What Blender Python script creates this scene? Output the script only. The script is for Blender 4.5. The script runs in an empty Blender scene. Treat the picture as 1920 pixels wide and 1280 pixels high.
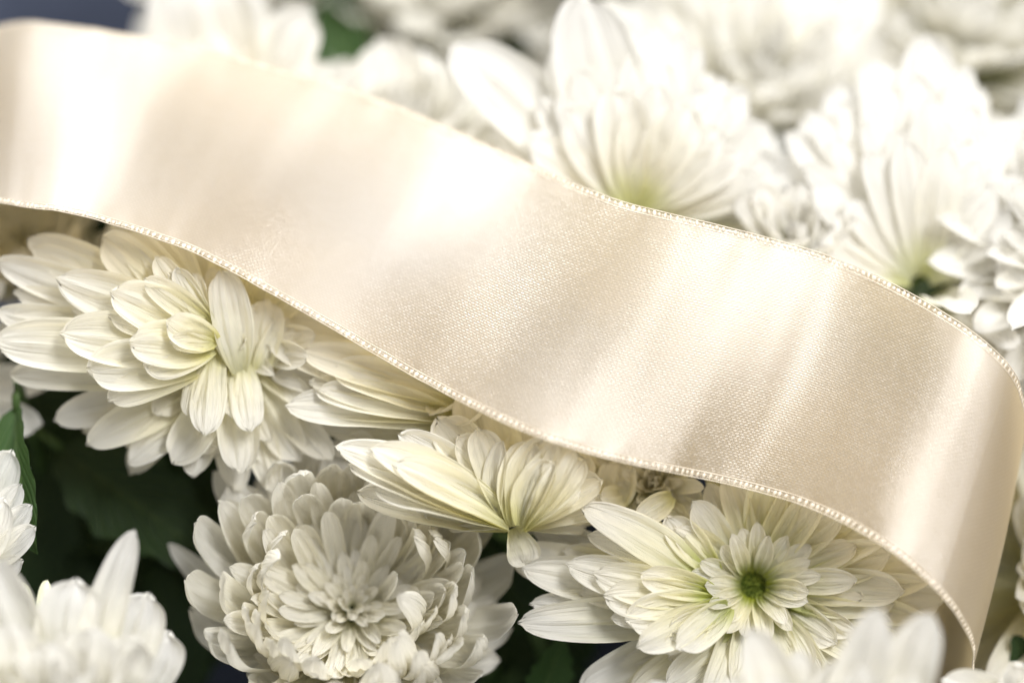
import bpy, math, random
import numpy as np
from mathutils import Matrix, Vector

# ------------------------------------------------------------------ camera, world, lamps, exposure
DEBUG = False
RIPPLE_AMOUNT = 1.0
CM = 0.01                      # the scene is authored in centimetres, built in metres
ELEV = math.radians(55)        # camera looks down by this angle
DIST = 44.0                    # camera to focus plane, cm
LENS = 100.0
scene = bpy.context.scene
F = np.array([0, math.cos(ELEV), -math.sin(ELEV)])
UP = np.array([0, math.sin(ELEV), math.cos(ELEV)])
RT = np.array([1.0, 0, 0])
CAM = -DIST * F

cd = bpy.data.cameras.new('camera')
cam = bpy.data.objects.new('camera', cd)
scene.collection.objects.link(cam)
cam.location = tuple(CAM * CM)
cam.rotation_euler = (math.pi / 2 - ELEV, 0, 0)
cd.lens = LENS
cd.sensor_width = 36
cd.clip_start = 0.01
cd.clip_end = 50
cd.dof.use_dof = True
cd.dof.focus_distance = (DIST + 0.05) * CM
cd.dof.aperture_fstop = 3.4
cd.dof.aperture_blades = 0
scene.camera = cam

world = bpy.data.worlds.new('World')
scene.world = world
world.use_nodes = True
bg = world.node_tree.nodes['Background']
bg.inputs[0].default_value = (1.0, 0.975, 0.93, 1)
bg.inputs[1].default_value = 0.56


def area(name, loc, target, sx, sy, power, col):
    d = bpy.data.lights.new(name, 'AREA')
    d.shape = 'RECTANGLE'
    d.size, d.size_y = sx * CM, sy * CM
    d.energy = power
    d.color = col
    o = bpy.data.objects.new(name, d)
    scene.collection.objects.link(o)
    o.location = Vector(loc) * CM
    o.rotation_euler = (Vector(target) - Vector(loc)).to_track_quat('-Z', 'Y').to_euler()
    return o


area('window_light', (-18, 39, 39), (0, 2, 0), 19, 30, 4.0, (1.0, 0.985, 0.965))
area('overhead_light', (32, -2, 72), (0, 0, 0), 46, 11, 8.0, (1.0, 0.985, 0.965))  # unseen lamp, added for the ribbon's right highlight bands and petal fill
scene.view_settings.view_transform = 'Standard'
scene.view_settings.look = 'None'
scene.view_settings.gamma = 1
scene.view_settings.exposure = -0.07
scene.view_settings.use_curve_mapping = False
scene.render.engine = 'CYCLES'
scene.cycles.use_denoising = True
scene.cycles.max_bounces = 10
scene.cycles.diffuse_bounces = 6
scene.cycles.transmission_bounces = 8
scene.cycles.caustics_reflective = False
scene.cycles.caustics_refractive = False

COL = scene.collection
PXCM = 1920 / (36.0 / LENS * DIST)


def P(px, py, d=0.0):
    """photo pixel + distance beyond the focus plane (cm) -> world point (cm)"""
    k = (DIST + d) / DIST
    return RT * ((px - 960) / PXCM * k) + UP * ((640 - py) / PXCM * k) + F * d


def to_px(p):
    q = np.asarray(p) - CAM
    z = q @ F
    k = DIST / z * PXCM
    return 960 + (q @ RT) * k, 640 - (q @ UP) * k, z - DIST


def camdir(r, u, t):
    v = RT * r + UP * u - F * t
    return v / np.linalg.norm(v)


# ------------------------------------------------------------------ mesh helpers
def grid_faces(nu, nv):
    i = np.arange(nu - 1)
    j = np.arange(nv - 1)
    I, J = np.meshgrid(i, j)
    a = (J * nu + I).ravel()
    return np.stack([a, a + 1, a + nu + 1, a + nu], 1)


_FC = {}


def mesh_from_grid(name, verts, nu, nv, mat, uv=None):
    """verts in cm, (nu*nv,3); row-major by v"""
    key = (nu, nv)
    if key not in _FC:
        _FC[key] = grid_faces(nu, nv)
    fc = _FC[key]
    me = bpy.data.meshes.new(name)
    nf = len(fc)
    me.vertices.add(len(verts))
    me.vertices.foreach_set('co', (np.asarray(verts) * CM).astype(np.float32).ravel())
    me.loops.add(nf * 4)
    me.loops.foreach_set('vertex_index', fc.astype(np.int32).ravel())
    me.polygons.add(nf)
    me.polygons.foreach_set('loop_start', np.arange(0, nf * 4, 4, dtype=np.int32))
    me.polygons.foreach_set('use_smooth', np.ones(nf, dtype=bool))
    if uv is not None:
        l = me.uv_layers.new(name='UVMap')
        l.data.foreach_set('uv', uv[fc.ravel()].astype(np.float32).ravel())
    me.update(calc_edges=True)
    me.materials.append(mat)
    return me


def mesh_poly(name, verts, faces, mat):
    me = bpy.data.meshes.new(name)
    me.from_pydata([tuple(v * CM) for v in np.asarray(verts)], [], [tuple(int(i) for i in f) for f in faces])
    me.polygons.foreach_set('use_smooth', np.ones(len(me.polygons), dtype=bool))
    me.update()
    me.materials.append(mat)
    return me


def link(name, me, parent=None, M=None):
    o = bpy.data.objects.new(name, me)
    COL.objects.link(o)
    if parent is not None:
        o.parent = parent
    if M is not None:
        o.matrix_local = M
    return o


def tag(o, label, cat, group=None, kind=None):
    if label:
        o['label'] = label
    if cat:
        o['category'] = cat
    if group:
        o['group'] = group
    if kind:
        o['kind'] = kind
    return o


def tube(path, rads, n=8):
    path = np.asarray(path, float)
    vs = []
    for i, p in enumerate(path):
        t = path[min(i + 1, len(path) - 1)] - path[max(i - 1, 0)]
        t /= np.linalg.norm(t)
        a = np.cross(t, [0.3, 0.9, 0.1])
        a /= np.linalg.norm(a)
        b = np.cross(t, a)
        for k in range(n):
            w = 2 * math.pi * k / n
            vs.append(p + rads[i] * (a * math.cos(w) + b * math.sin(w)))
    fs = []
    m = len(path)
    for i in range(m - 1):
        for k in range(n):
            k2 = (k + 1) % n
            fs.append((i * n + k, i * n + k2, (i + 1) * n + k2, (i + 1) * n + k))
    fs.append(tuple(range(n))[::-1])
    fs.append(tuple((m - 1) * n + k for k in range(n)))
    return np.array(vs), fs


# ------------------------------------------------------------------ materials
class NT:
    def __init__(self, name):
        self.m = bpy.data.materials.new(name)
        self.m.use_nodes = True
        self.t = self.m.node_tree
        self.t.nodes.clear()

    def n(self, typ, **kw):
        x = self.t.nodes.new(typ)
        for k, v in kw.items():
            setattr(x, k, v)
        return x

    def l(self, a, b):
        self.t.links.new(a, b)

    def math(self, op, a, b=None, c=None):
        x = self.n('ShaderNodeMath', operation=op)
        for i, v in enumerate((a, b, c)):
            if v is None:
                continue
            if isinstance(v, (int, float)):
                x.inputs[i].default_value = v
            else:
                self.l(v, x.inputs[i])
        return x.outputs[0]


def petal_material(name, tip, mid, base, p_base=0.0, p_mid=0.42, trans=0.48):
    w = NT(name)
    uv = w.n('ShaderNodeUVMap')
    sep = w.n('ShaderNodeSeparateXYZ')
    w.l(uv.outputs[0], sep.inputs[0])
    info = w.n('ShaderNodeObjectInfo')
    # longitudinal streaks
    mp = w.n('ShaderNodeCombineXYZ')
    w.l(w.math('MULTIPLY', sep.outputs[0], 9.0), mp.inputs[0])
    w.l(w.math('MULTIPLY', sep.outputs[1], 1.6), mp.inputs[1])
    w.l(w.math('MULTIPLY', info.outputs['Random'], 37.0), mp.inputs[2])
    nz = w.n('ShaderNodeTexNoise')
    nz.inputs['Scale'].default_value = 1.0
    nz.inputs['Detail'].default_value = 3
    w.l(mp.outputs[0], nz.inputs['Vector'])
    # colour along the petal
    v = w.math('ADD', sep.outputs[1], w.math('MULTIPLY', w.math('SUBTRACT', nz.outputs[0], 0.5), 0.22))
    ramp = w.n('ShaderNodeValToRGB')
    w.l(v, ramp.inputs[0])
    e = ramp.color_ramp.elements
    e[0].position, e[0].color = p_base, (*base, 1)
    e[1].position, e[1].color = 0.9, (*tip, 1)
    x = ramp.color_ramp.elements.new(p_mid)
    x.color = (*mid, 1)
    ramp.color_ramp.interpolation = 'EASE'
    # slight overall variation petal by petal
    hsv = w.n('ShaderNodeHueSaturation')
    w.l(ramp.outputs[0], hsv.inputs['Color'])
    w.l(w.math('MULTIPLY_ADD', info.outputs['Random'], 0.5, 0.75), hsv.inputs['Saturation'])
    w.l(w.math('MULTIPLY_ADD', info.outputs['Random'], 0.07, 0.95), hsv.inputs['Value'])
    wear = w.n('ShaderNodeTexNoise')
    wear.inputs['Scale'].default_value = 170
    wear.inputs['Detail'].default_value = 5
    tco = w.n('ShaderNodeTexCoord')
    w.l(tco.outputs['Object'], wear.inputs['Vector'])
    wr = w.n('ShaderNodeMapRange')
    wr.inputs[1].default_value, wr.inputs[2].default_value = 0.66, 0.80
    wr.inputs[3].default_value, wr.inputs[4].default_value = 0.0, 0.35
    w.l(wear.outputs[0], wr.inputs[0])
    wm = w.n('ShaderNodeMixRGB')
    w.l(w.math('MULTIPLY', wr.outputs[0], sep.outputs[1]), wm.inputs[0])
    w.l(hsv.outputs[0], wm.inputs[1])
    wm.inputs[2].default_value = (0.55, 0.43, 0.26, 1)
    # relief: fine veins plus soft crumple
    fine = w.n('ShaderNodeCombineXYZ')
    w.l(w.math('MULTIPLY', sep.outputs[0], 26.0), fine.inputs[0])
    w.l(w.math('MULTIPLY', sep.outputs[1], 3.0), fine.inputs[1])
    w.l(w.math('MULTIPLY', info.outputs['Random'], 91.0), fine.inputs[2])
    nf = w.n('ShaderNodeTexNoise')
    nf.inputs['Scale'].default_value = 1.0
    nf.inputs['Detail'].default_value = 2
    w.l(fine.outputs[0], nf.inputs['Vector'])
    hsum = w.math('ADD', w.math('MULTIPLY', nz.outputs[0], 1.0), w.math('MULTIPLY', nf.outputs[0], 0.35))
    bump = w.n('ShaderNodeBump')
    bump.inputs['Strength'].default_value = 0.75
    bump.inputs['Distance'].default_value = 0.0010
    w.l(hsum, bump.inputs['Height'])
    pb = w.n('ShaderNodeBsdfPrincipled')
    w.l(wm.outputs[0], pb.inputs['Base Color'])
    pb.inputs['Roughness'].default_value = 0.5
    pb.inputs['Specular IOR Level'].default_value = 0.35
    w.l(bump.outputs[0], pb.inputs['Normal'])
    tr = w.n('ShaderNodeBsdfTranslucent')
    tc = w.n('ShaderNodeMixRGB', blend_type='MULTIPLY')
    tc.inputs[0].default_value = 1.0
    w.l(hsv.outputs[0], tc.inputs[1])
    tc.inputs[2].default_value = (1.0, 0.985, 0.93, 1)
    w.l(tc.outputs[0], tr.inputs[0])
    w.l(bump.outputs[0], tr.inputs['Normal'])
    mx = w.n('ShaderNodeMixShader')
    mx.inputs[0].default_value = trans
    w.l(pb.outputs[0], mx.inputs[1])
    w.l(tr.outputs[0], mx.inputs[2])
    out = w.n('ShaderNodeOutputMaterial')
    w.l(mx.outputs[0], out.inputs[0])
    return w.m


def simple_material(name, c1, c2, scale, rough=0.5, bumpd=0.0004, trans=0.0, spec=0.4):
    w = NT(name)
    tc = w.n('ShaderNodeTexCoord')
    nz = w.n('ShaderNodeTexNoise')
    nz.inputs['Scale'].default_value = scale
    nz.inputs['Detail'].default_value = 4
    w.l(tc.outputs['Object'], nz.inputs['Vector'])
    ramp = w.n('ShaderNodeValToRGB')
    ramp.color_ramp.elements[0].position = 0.35
    ramp.color_ramp.elements[1].position = 0.65
    ramp.color_ramp.elements[0].color = (*c1, 1)
    ramp.color_ramp.elements[1].color = (*c2, 1)
    w.l(nz.outputs[0], ramp.inputs[0])
    b = w.n('ShaderNodeBump')
    b.inputs['Strength'].default_value = 0.5
    b.inputs['Distance'].default_value = bumpd
    w.l(nz.outputs[0], b.inputs['Height'])
    pb = w.n('ShaderNodeBsdfPrincipled')
    w.l(ramp.outputs[0], pb.inputs['Base Color'])
    w.l(b.outputs[0], pb.inputs['Normal'])
    pb.inputs['Roughness'].default_value = rough
    pb.inputs['Specular IOR Level'].default_value = spec
    out = w.n('ShaderNodeOutputMaterial')
    w.l(pb.outputs[0], out.inputs[0])
    return w.m


def leaf_material(name, c1, c2):
    w = NT(name)
    uv = w.n('ShaderNodeUVMap')
    sep = w.n('ShaderNodeSeparateXYZ')
    w.l(uv.outputs[0], sep.inputs[0])
    au = w.math('ABSOLUTE', w.math('SUBTRACT', sep.outputs[0], 0.5))
    # side veins
    ph = w.math('SUBTRACT', w.math('MULTIPLY', sep.outputs[1], 9.0), w.math('MULTIPLY', au, 7.0))
    vein = w.math('POWER', w.math('ABSOLUTE', w.math('SINE', w.math('MULTIPLY', ph, 3.14159))), 0.5)
    mid = w.math('MINIMUM', w.math('MULTIPLY', au, 16.0), 1.0)
    hgt = w.math('MULTIPLY', vein, mid)
    nz = w.n('ShaderNodeTexNoise')
    nz.inputs['Scale'].default_value = 220
    tc = w.n('ShaderNodeTexCoord')
    w.l(tc.outputs['Object'], nz.inputs['Vector'])
    ramp = w.n('ShaderNodeValToRGB')
    ramp.color_ramp.elements[0].color = (*c1, 1)
    ramp.color_ramp.elements[1].color = (*c2, 1)
    ramp.color_ramp.elements[0].position = 0.1
    ramp.color_ramp.elements[1].position = 0.7
    w.l(w.math('MULTIPLY_ADD', nz.outputs[0], 0.3, w.math('MULTIPLY', hgt, 0.7)), ramp.inputs[0])
    b = w.n('ShaderNodeBump')
    b.inputs['Strength'].default_value = 0.6
    b.inputs['Distance'].default_value = 0.0005
    w.l(hgt, b.inputs['Height'])
    pb = w.n('ShaderNodeBsdfPrincipled')
    w.l(ramp.outputs[0], pb.inputs['Base Color'])
    w.l(b.outputs[0], pb.inputs['Normal'])
    pb.inputs['Roughness'].default_value = 0.55
    pb.inputs['Specular IOR Level'].default_value = 0.25
    tr = w.n('ShaderNodeBsdfTranslucent')
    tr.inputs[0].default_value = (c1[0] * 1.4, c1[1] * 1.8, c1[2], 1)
    mx = w.n('ShaderNodeMixShader')
    mx.inputs[0].default_value = 0.2
    w.l(pb.outputs[0], mx.inputs[1])
    w.l(tr.outputs[0], mx.inputs[2])
    out = w.n('ShaderNodeOutputMaterial')
    w.l(mx.outputs[0], out.inputs[0])
    return w.m


def satin_material(name='ivory_satin', weave=True):
    w = NT(name)
    uv = w.n('ShaderNodeUVMap')
    uv.uv_map = 'UVMap'
    sep = w.n('ShaderNodeSeparateXYZ')
    w.l(uv.outputs[0], sep.inputs[0])      # uv is in centimetres along / across
    # wandering threads: slight noise warp of the weave coordinates
    nz = w.n('ShaderNodeTexNoise')
    nz.inputs['Scale'].default_value = 2.4
    nz.inputs['Detail'].default_value = 3
    w.l(uv.outputs[0], nz.inputs['Vector'])
    warp = w.math('MULTIPLY', w.math('SUBTRACT', nz.outputs[0], 0.5), 0.07)
    # weft rows across, floats staggered along the length
    row = w.math('DIVIDE', w.math('ADD', sep.outputs[1], w.math('MULTIPLY', warp, 0.5)), 0.040)
    rowi = w.math('FLOOR', row)
    rowf = w.math('SUBTRACT', row, rowi)
    wn = w.n('ShaderNodeTexWhiteNoise', noise_dimensions='1D')
    w.l(rowi, wn.inputs['W'])
    col = w.math('ADD', w.math('DIVIDE', w.math('ADD', sep.outputs[0], warp), 0.078),
                 w.math('ADD', w.math('MULTIPLY', rowi, 0.5), w.math('MULTIPLY', wn.outputs[0], 0.18)))
    coli = w.math('FLOOR', col)
    colf = w.math('SUBTRACT', col, coli)
    hr = w.math('SINE', w.math('MULTIPLY', rowf, math.pi))
    hc = w.math('POWER', w.math('SINE', w.math('MULTIPLY', colf, math.pi)), 0.6)
    cell = w.n('ShaderNodeTexWhiteNoise', noise_dimensions='2D')
    cv = w.n('ShaderNodeCombineXYZ')
    w.l(rowi, cv.inputs[0])
    w.l(coli, cv.inputs[1])
    w.l(cv.outputs[0], cell.inputs['Vector'])
    h = w.math('MULTIPLY', w.math('MULTIPLY', hr, hc), w.math('MULTIPLY_ADD', cell.outputs[0], 0.45, 0.65))
    bump = w.n('ShaderNodeBump')
    bump.inputs['Strength'].default_value = 0.35
    bump.inputs['Distance'].default_value = 0.000045
    w.l(h, bump.inputs['Height'])
    tang = w.n('ShaderNodeTangent', direction_type='UV_MAP')
    tang.uv_map = 'UVMap'
    pb = w.n('ShaderNodeBsdfPrincipled')
    cr = w.n('ShaderNodeMixRGB')
    cr.inputs[1].default_value = (0.30, 0.262, 0.217, 1)
    cr.inputs[2].default_value = (0.48, 0.435, 0.38, 1)
    w.l(h, cr.inputs[0])
    w.l(cr.outputs[0], pb.inputs['Base Color'])
    pb.inputs['Roughness'].default_value = 0.31
    pb.inputs['Specular IOR Level'].default_value = 0.5
    pb.inputs['Specular Tint'].default_value = (1.0, 0.99, 0.98, 1)
    pb.inputs['Anisotropic'].default_value = 0.8
    pb.inputs['Anisotropic Rotation'].default_value = 0.25
    pb.inputs['Sheen Weight'].default_value = 0.12
    pb.inputs['Metallic'].default_value = 0.06
    if weave:
        w.l(bump.outputs[0], pb.inputs['Normal'])
    w.l(tang.outputs[0], pb.inputs['Tangent'])
    tr = w.n('ShaderNodeBsdfTranslucent')
    tr.inputs[0].default_value = (0.96, 0.78, 0.46, 1)
    mx = w.n('ShaderNodeMixShader')
    mx.inputs[0].default_value = 0.50
    gl = w.n('ShaderNodeBsdfAnisotropic', distribution='GGX')
    gl.inputs['Color'].default_value = (0.97, 0.955, 0.95, 1)
    gl.inputs['Roughness'].default_value = 0.27
    gl.inputs['Anisotropy'].default_value = 0.75
    gl.inputs['Rotation'].default_value = 0.25
    w.l(tang.outputs[0], gl.inputs['Tangent'])
    if weave:
        w.l(bump.outputs[0], gl.inputs['Normal'])
    mg = w.n('ShaderNodeMixShader')
    w.l(w.math('MULTIPLY_ADD', h, 0.14, 0.11), mg.inputs[0])
    w.l(pb.outputs[0], mg.inputs[1])
    w.l(gl.outputs[0], mg.inputs[2])
    w.l(mg.outputs[0], mx.inputs[1])
    w.l(tr.outputs[0], mx.inputs[2])
    out = w.n('ShaderNodeOutputMaterial')
    w.l(mx.outputs[0], out.inputs[0])
    return w.m


M_WHITE = petal_material('petal_white', (0.935, 0.93, 0.915), (0.93, 0.92, 0.87), (0.78, 0.80, 0.48))
M_IVORY = petal_material('petal_ivory', (0.94, 0.92, 0.85), (0.93, 0.905, 0.755), (0.80, 0.78, 0.45))
M_GREENB = petal_material('petal_green_based', (0.935, 0.915, 0.85), (0.92, 0.90, 0.73), (0.56, 0.61, 0.16), 0.02, 0.45)
M_CREAM = petal_material('petal_cream', (0.95, 0.935, 0.88), (0.95, 0.93, 0.83), (0.86, 0.85, 0.58))
M_EYE = simple_material('eye_green', (0.08, 0.13, 0.012), (0.36, 0.42, 0.07), 1500, 0.5)
M_STEM = simple_material('stem_green', (0.05, 0.10, 0.025), (0.09, 0.15, 0.04), 300, 0.5)
M_LEAF = leaf_material('leaf_dark_green', (0.038, 0.062, 0.02), (0.016, 0.034, 0.010))  # green lowered to put the shade of the gaps into the colour
M_LEAF_LIT = leaf_material('leaf_lit_green', (0.085, 0.14, 0.045), (0.035, 0.078, 0.022))  # same foliage where light falls on it, brightness put into the colour
M_BUD = simple_material('bud_cream', (0.66, 0.68, 0.50), (0.80, 0.81, 0.66), 400, 0.5)
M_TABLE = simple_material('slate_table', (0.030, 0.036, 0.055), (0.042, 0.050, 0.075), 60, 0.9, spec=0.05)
M_SATIN = satin_material()
M_EDGE = simple_material('ivory_selvedge', (0.60, 0.52, 0.41), (0.74, 0.66, 0.54), 500, 0.35, 0.0001, spec=0.6)

# ------------------------------------------------------------------ setting: the table under the flowers
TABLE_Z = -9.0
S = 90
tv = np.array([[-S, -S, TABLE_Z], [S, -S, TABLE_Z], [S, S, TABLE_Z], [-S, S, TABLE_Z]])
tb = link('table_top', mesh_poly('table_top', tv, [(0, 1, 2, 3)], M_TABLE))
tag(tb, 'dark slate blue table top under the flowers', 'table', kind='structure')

# ------------------------------------------------------------------ ribbon
# rows: upper edge pixel, lower edge pixel, depth of the lower edge, extra depth of the upper edge
RIB = [
    ((-230, 330), (-200, 560), 5.2, 2.4),
    ((-190, 200), (-180, 470), 4.4, 2.5),
    ((-110, 95), (-125, 400), 3.2, 2.6),
    ((-10, 52), (-50, 371), 2.2, 2.7),
    ((95, 45), (45, 386), 1.62, 2.65),
    ((300, 75), (180, 408), 1.25, 2.5),
    ((500, 122), (330, 457), 0.98, 2.3),
    ((700, 185), (490, 535), 0.55, 1.95),
    ((860, 248), (640, 625), 0.15, 1.65),
    ((1020, 322), (800, 715), 0.00, 1.35),
    ((1180, 386), (970, 803), -0.18, 1.05),
    ((1345, 424), (1160, 863), -0.45, 0.80),
    ((1500, 465), (1330, 896), -0.72, 0.70),
    ((1640, 517), (1490, 937), -0.86, 0.70),
    ((1760, 582), (1610, 992), -1.02, 0.75),
    ((1845, 642), (1700, 1050), -1.10, 0.80),
    ((1898, 695), (1768, 1116), -1.02, 0.85),
    ((1921, 745), (1812, 1182), -0.70, 0.9),
    ((1925, 800), (1826, 1240), -0.15, 0.9),
    ((1908, 850), (1815, 1300), 0.60, 0.9),
    ((1875, 900), (1780, 1355), 1.35, 0.9),
    ((1830, 955), (1730, 1405), 2.05, 0.9),
    ((1775, 1005), (1670, 1450), 2.70, 0.9),
]


def catmull(pts, n):
    pts = np.asarray(pts, float)
    m = len(pts)
    out = []
    for q in np.linspace(0, m - 1, n):
        i = min(int(q), m - 2)
        f = q - i
        p0 = pts[max(i - 1, 0)]
        p1, p2 = pts[i], pts[i + 1]
        p3 = pts[min(i + 2, m - 1)]
        out.append(0.5 * ((2 * p1) + (-p0 + p2) * f + (2 * p0 - 5 * p1 + 4 * p2 - p3) * f * f + (-p0 + 3 * p1 - 3 * p2 + p3) * f ** 3))
    return np.array(out)


NS, NW = 420, 28
rows = catmull([[u[0], u[1], l[0], l[1], d, e] for u, l, d, e in RIB], NS)
kern = np.exp(-0.5 * (np.arange(-14, 15) / 6.0) ** 2)
kern /= kern.sum()
pad = np.concatenate([rows[:1].repeat(14, 0), rows, rows[-1:].repeat(14, 0)])
rows = np.stack([np.convolve(pad[:, c], kern, 'valid') for c in range(rows.shape[1])], 1)
# the ribbon's own waves: how far its run tilts from the plane that mirrors the window, along its length (photo x)
RIPPLE = [(-60, 0.62), (60, 0.25), (150, 0.05), (240, -0.08), (340, -0.20), (460, -0.28), (660, -0.28), (780, -0.20), (865, -0.10), (930, 0.01), (985, -0.10),
          (1080, -0.24), (1180, -0.40), (1290, -0.50), (1400, -0.54), (1480, -0.47), (1600, -0.24), (1680, -0.32), (1765, -0.56), (1830, -0.8)]
mid3 = np.array([(P(r[2], r[3], r[4]) + P(r[0], r[1], r[4] + r[5])) / 2 for r in rows])
midpx = (rows[:, 0] + rows[:, 2]) / 2
tn = np.gradient(mid3, axis=0)
ln = np.linalg.norm(tn, axis=1)
tn /= ln[:, None]
hv = []
for p in mid3:
    a_ = np.array([-22, 52, 52]) - p
    b_ = CAM - p
    h_ = a_ / np.linalg.norm(a_) + b_ / np.linalg.norm(b_)
    hv.append(h_ / np.linalg.norm(h_))
hv = np.array(hv)
qcur = (hv * tn).sum(1)
i0 = int(np.argmin(np.abs(midpx[:210] - (-60))))
i1 = int(np.argmax(midpx))
i1 = int(np.argmin(np.abs(midpx[:i1] - 1830)))
want = np.interp(midpx, [r_[0] for r_ in RIPPLE], [r_[1] for r_ in RIPPLE])
hf = (hv * np.array([(p - CAM) / np.linalg.norm(p - CAM) for p in mid3])).sum(1)
slope = np.where((np.arange(NS) >= i0) & (np.arange(NS) <= i1), (want - qcur) / hf, 0) * RIPPLE_AMOUNT
delta = np.cumsum(slope * ln)
delta -= delta[int(np.argmin(np.abs(midpx[:i1] - 800)))]
if DEBUG:
    for i in range(0, NS, 12):
        print('RIB', i, round(midpx[i]), 'q', round(qcur[i], 2), 'want', round(want[i], 2), 'delta', round(delta[i], 2), 'dL', round(rows[i, 4], 2))
rows[:, 4] += delta
Ledge = np.array([P(r[2], r[3], r[4]) for r in rows])
Uedge = np.array([P(r[0], r[1], r[4] + r[5]) for r in rows])
midl = (Ledge + Uedge) / 2
arc = np.concatenate([[0], np.cumsum(np.linalg.norm(np.diff(midl, axis=0), axis=1))])
RW = 4.0
gu = np.linspace(0, 1, NW)
rv = np.zeros((NS, NW, 3))
ruv = np.zeros((NS, NW, 2))
for i in range(NS):
    rv[i] = Ledge[i] + (Uedge[i] - Ledge[i]) * gu[:, None]
    ruv[i, :, 0] = arc[i]
    ruv[i, :, 1] = gu * RW
tan = np.gradient(rv, axis=0)
acr = np.gradient(rv, axis=1)
rn = np.cross(tan, acr)
rn /= np.linalg.norm(rn, axis=2)[..., None]
# soft sag and ripples so that the satin is not a perfect ruled sheet
ss = arc[:, None]
ww = gu[None, :]
rip = 0.035 * np.sin(ss * 1.1 + ww * 2.1) * np.sin(ww * 3.1) + 0.02 * np.sin(ss * 2.3 - ww * 3.0)
edge = np.exp(-ww / 0.05) + np.exp(-(1 - ww) / 0.05)
rip = rip + 0.0022 * np.sin(ss * 5.3 + ww * 1.3) + 0.0013 * np.sin(ss * 8.1 - ww * 1.7 + 1.0) + 0.0005 * np.sin(ss * 14.3 + ww * 2.2)
rip = rip + edge * (0.007 * np.sin(ss * 6.7 + 0.8 * np.sin(ss * 1.9)) + 0.003 * np.sin(ss * 12.9))
rv = rv + rn * rip[..., None]
ribbon = bpy.data.objects.new('ribbon', None)
COL.objects.link(ribbon)
tag(ribbon, 'wide ivory satin ribbon rippling diagonally across the white flowers', 'ribbon')
link('satin_band', mesh_from_grid('satin_band', rv.reshape(-1, 3), NW, NS, M_SATIN, ruv.reshape(-1, 2)), ribbon)
RSAMP = []
for i in range(0, NS, 4):
    for j in range(0, NW, 3):
        x, y, d = to_px(rv[i, j])
        RSAMP.append((x, y, d))
RSAMP = np.array(RSAMP)


def selvedge(edge_idx, inner_idx):
    """ladder-like woven border: small rounded bars between two cords"""
    E = rv[:, edge_idx]
    I = rv[:, inner_idx]
    N = rn[:, edge_idx]
    a = np.concatenate([[0], np.cumsum(np.linalg.norm(np.diff(E, axis=0), axis=1))])
    rng = random.Random(edge_idx)
    vs, fs, uvs = [], [], []
    nlon, nlat = 8, 4

    def interp(A, s):
        return np.array([np.interp(s, a, A[:, c]) for c in range(3)])
    s = 0.05
    while s < a[-1] - 0.1:
        p = interp(E, s)
        t = interp(E, s + 0.02) - interp(E, s - 0.02)
        t /= np.linalg.norm(t)
        n = interp(N, s)
        c = interp(I, s) - p
        c -= t * (c @ t)
        c /= np.linalg.norm(c)
        n = np.cross(t, c)
        if n @ interp(N, s) < 0:
            n = -n
        b0 = len(vs)
        ln = 0.046 * rng.uniform(0.72, 1.1)
        wd = 0.032 * rng.uniform(0.6, 1.2)
        ht = 0.016 * rng.uniform(0.5, 1.3)
        sk = rng.uniform(-0.12, 0.12) + 0.15
        cen = p + c * 0.03
        for la in range(nlat + 1):
            th = math.pi * la / nlat
            for lo in range(nlon):
                ph = 2 * math.pi * lo / nlon
                sx = math.sin(th) * math.cos(ph)
                sx = math.copysign(abs(sx) ** 0.7, sx)
                sy = math.cos(th)
                sz = math.sin(th) * math.sin(ph)
                vs.append(cen + t * (sx * wd + sy * ln * sk) + c * sy * ln + n * sz * ht)
        for la in range(nlat):
            for lo in range(nlon):
                l2 = (lo + 1) % nlon
                fs.append((b0 + la * nlon + lo, b0 + la * nlon + l2, b0 + (la + 1) * nlon + l2, b0 + (la + 1) * nlon + lo))
        s += rng.uniform(0.074, 0.112)
    for off, r in ((-0.024, 0.009), (0.085, 0.010)):
        pts, rr = [], []
        for i in range(0, NS, 2):
            c = I[i] - E[i]
            c /= np.linalg.norm(c)
            pts.append(E[i] + c * off)
            rr.append(r)
        tvs, tfs = tube(pts, rr, 6)
        b0 = len(vs)
        vs.extend(tvs)
        fs.extend([tuple(b0 + k for k in f) for f in tfs])
    me = mesh_poly('woven_edge', np.array(vs), fs, M_EDGE)
    l = me.uv_layers.new(name='UVMap')
    V = np.array(vs)
    vi = np.zeros(len(me.loops), dtype=np.int32)
    me.loops.foreach_get('vertex_index', vi)
    l.data.foreach_set('uv', np.stack([V[vi, 0], V[vi, 1]], 1).astype(np.float32).ravel())
    o = link('woven_edge', me, ribbon)
    o['kind'] = 'stuff'


selvedge(0, 2)
selvedge(NW - 1, NW - 3)

# ------------------------------------------------------------------ petals
NU, NV = 15, 19
_u = np.linspace(-1, 1, NU)
_q = np.linspace(0, 1, NV)
_t = 1 - (1 - _q) ** 1.25
_t[-1] = 0.9985
UVP = np.stack(np.meshgrid((_u + 1) / 2, _t), -1).reshape(-1, 2)


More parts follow.
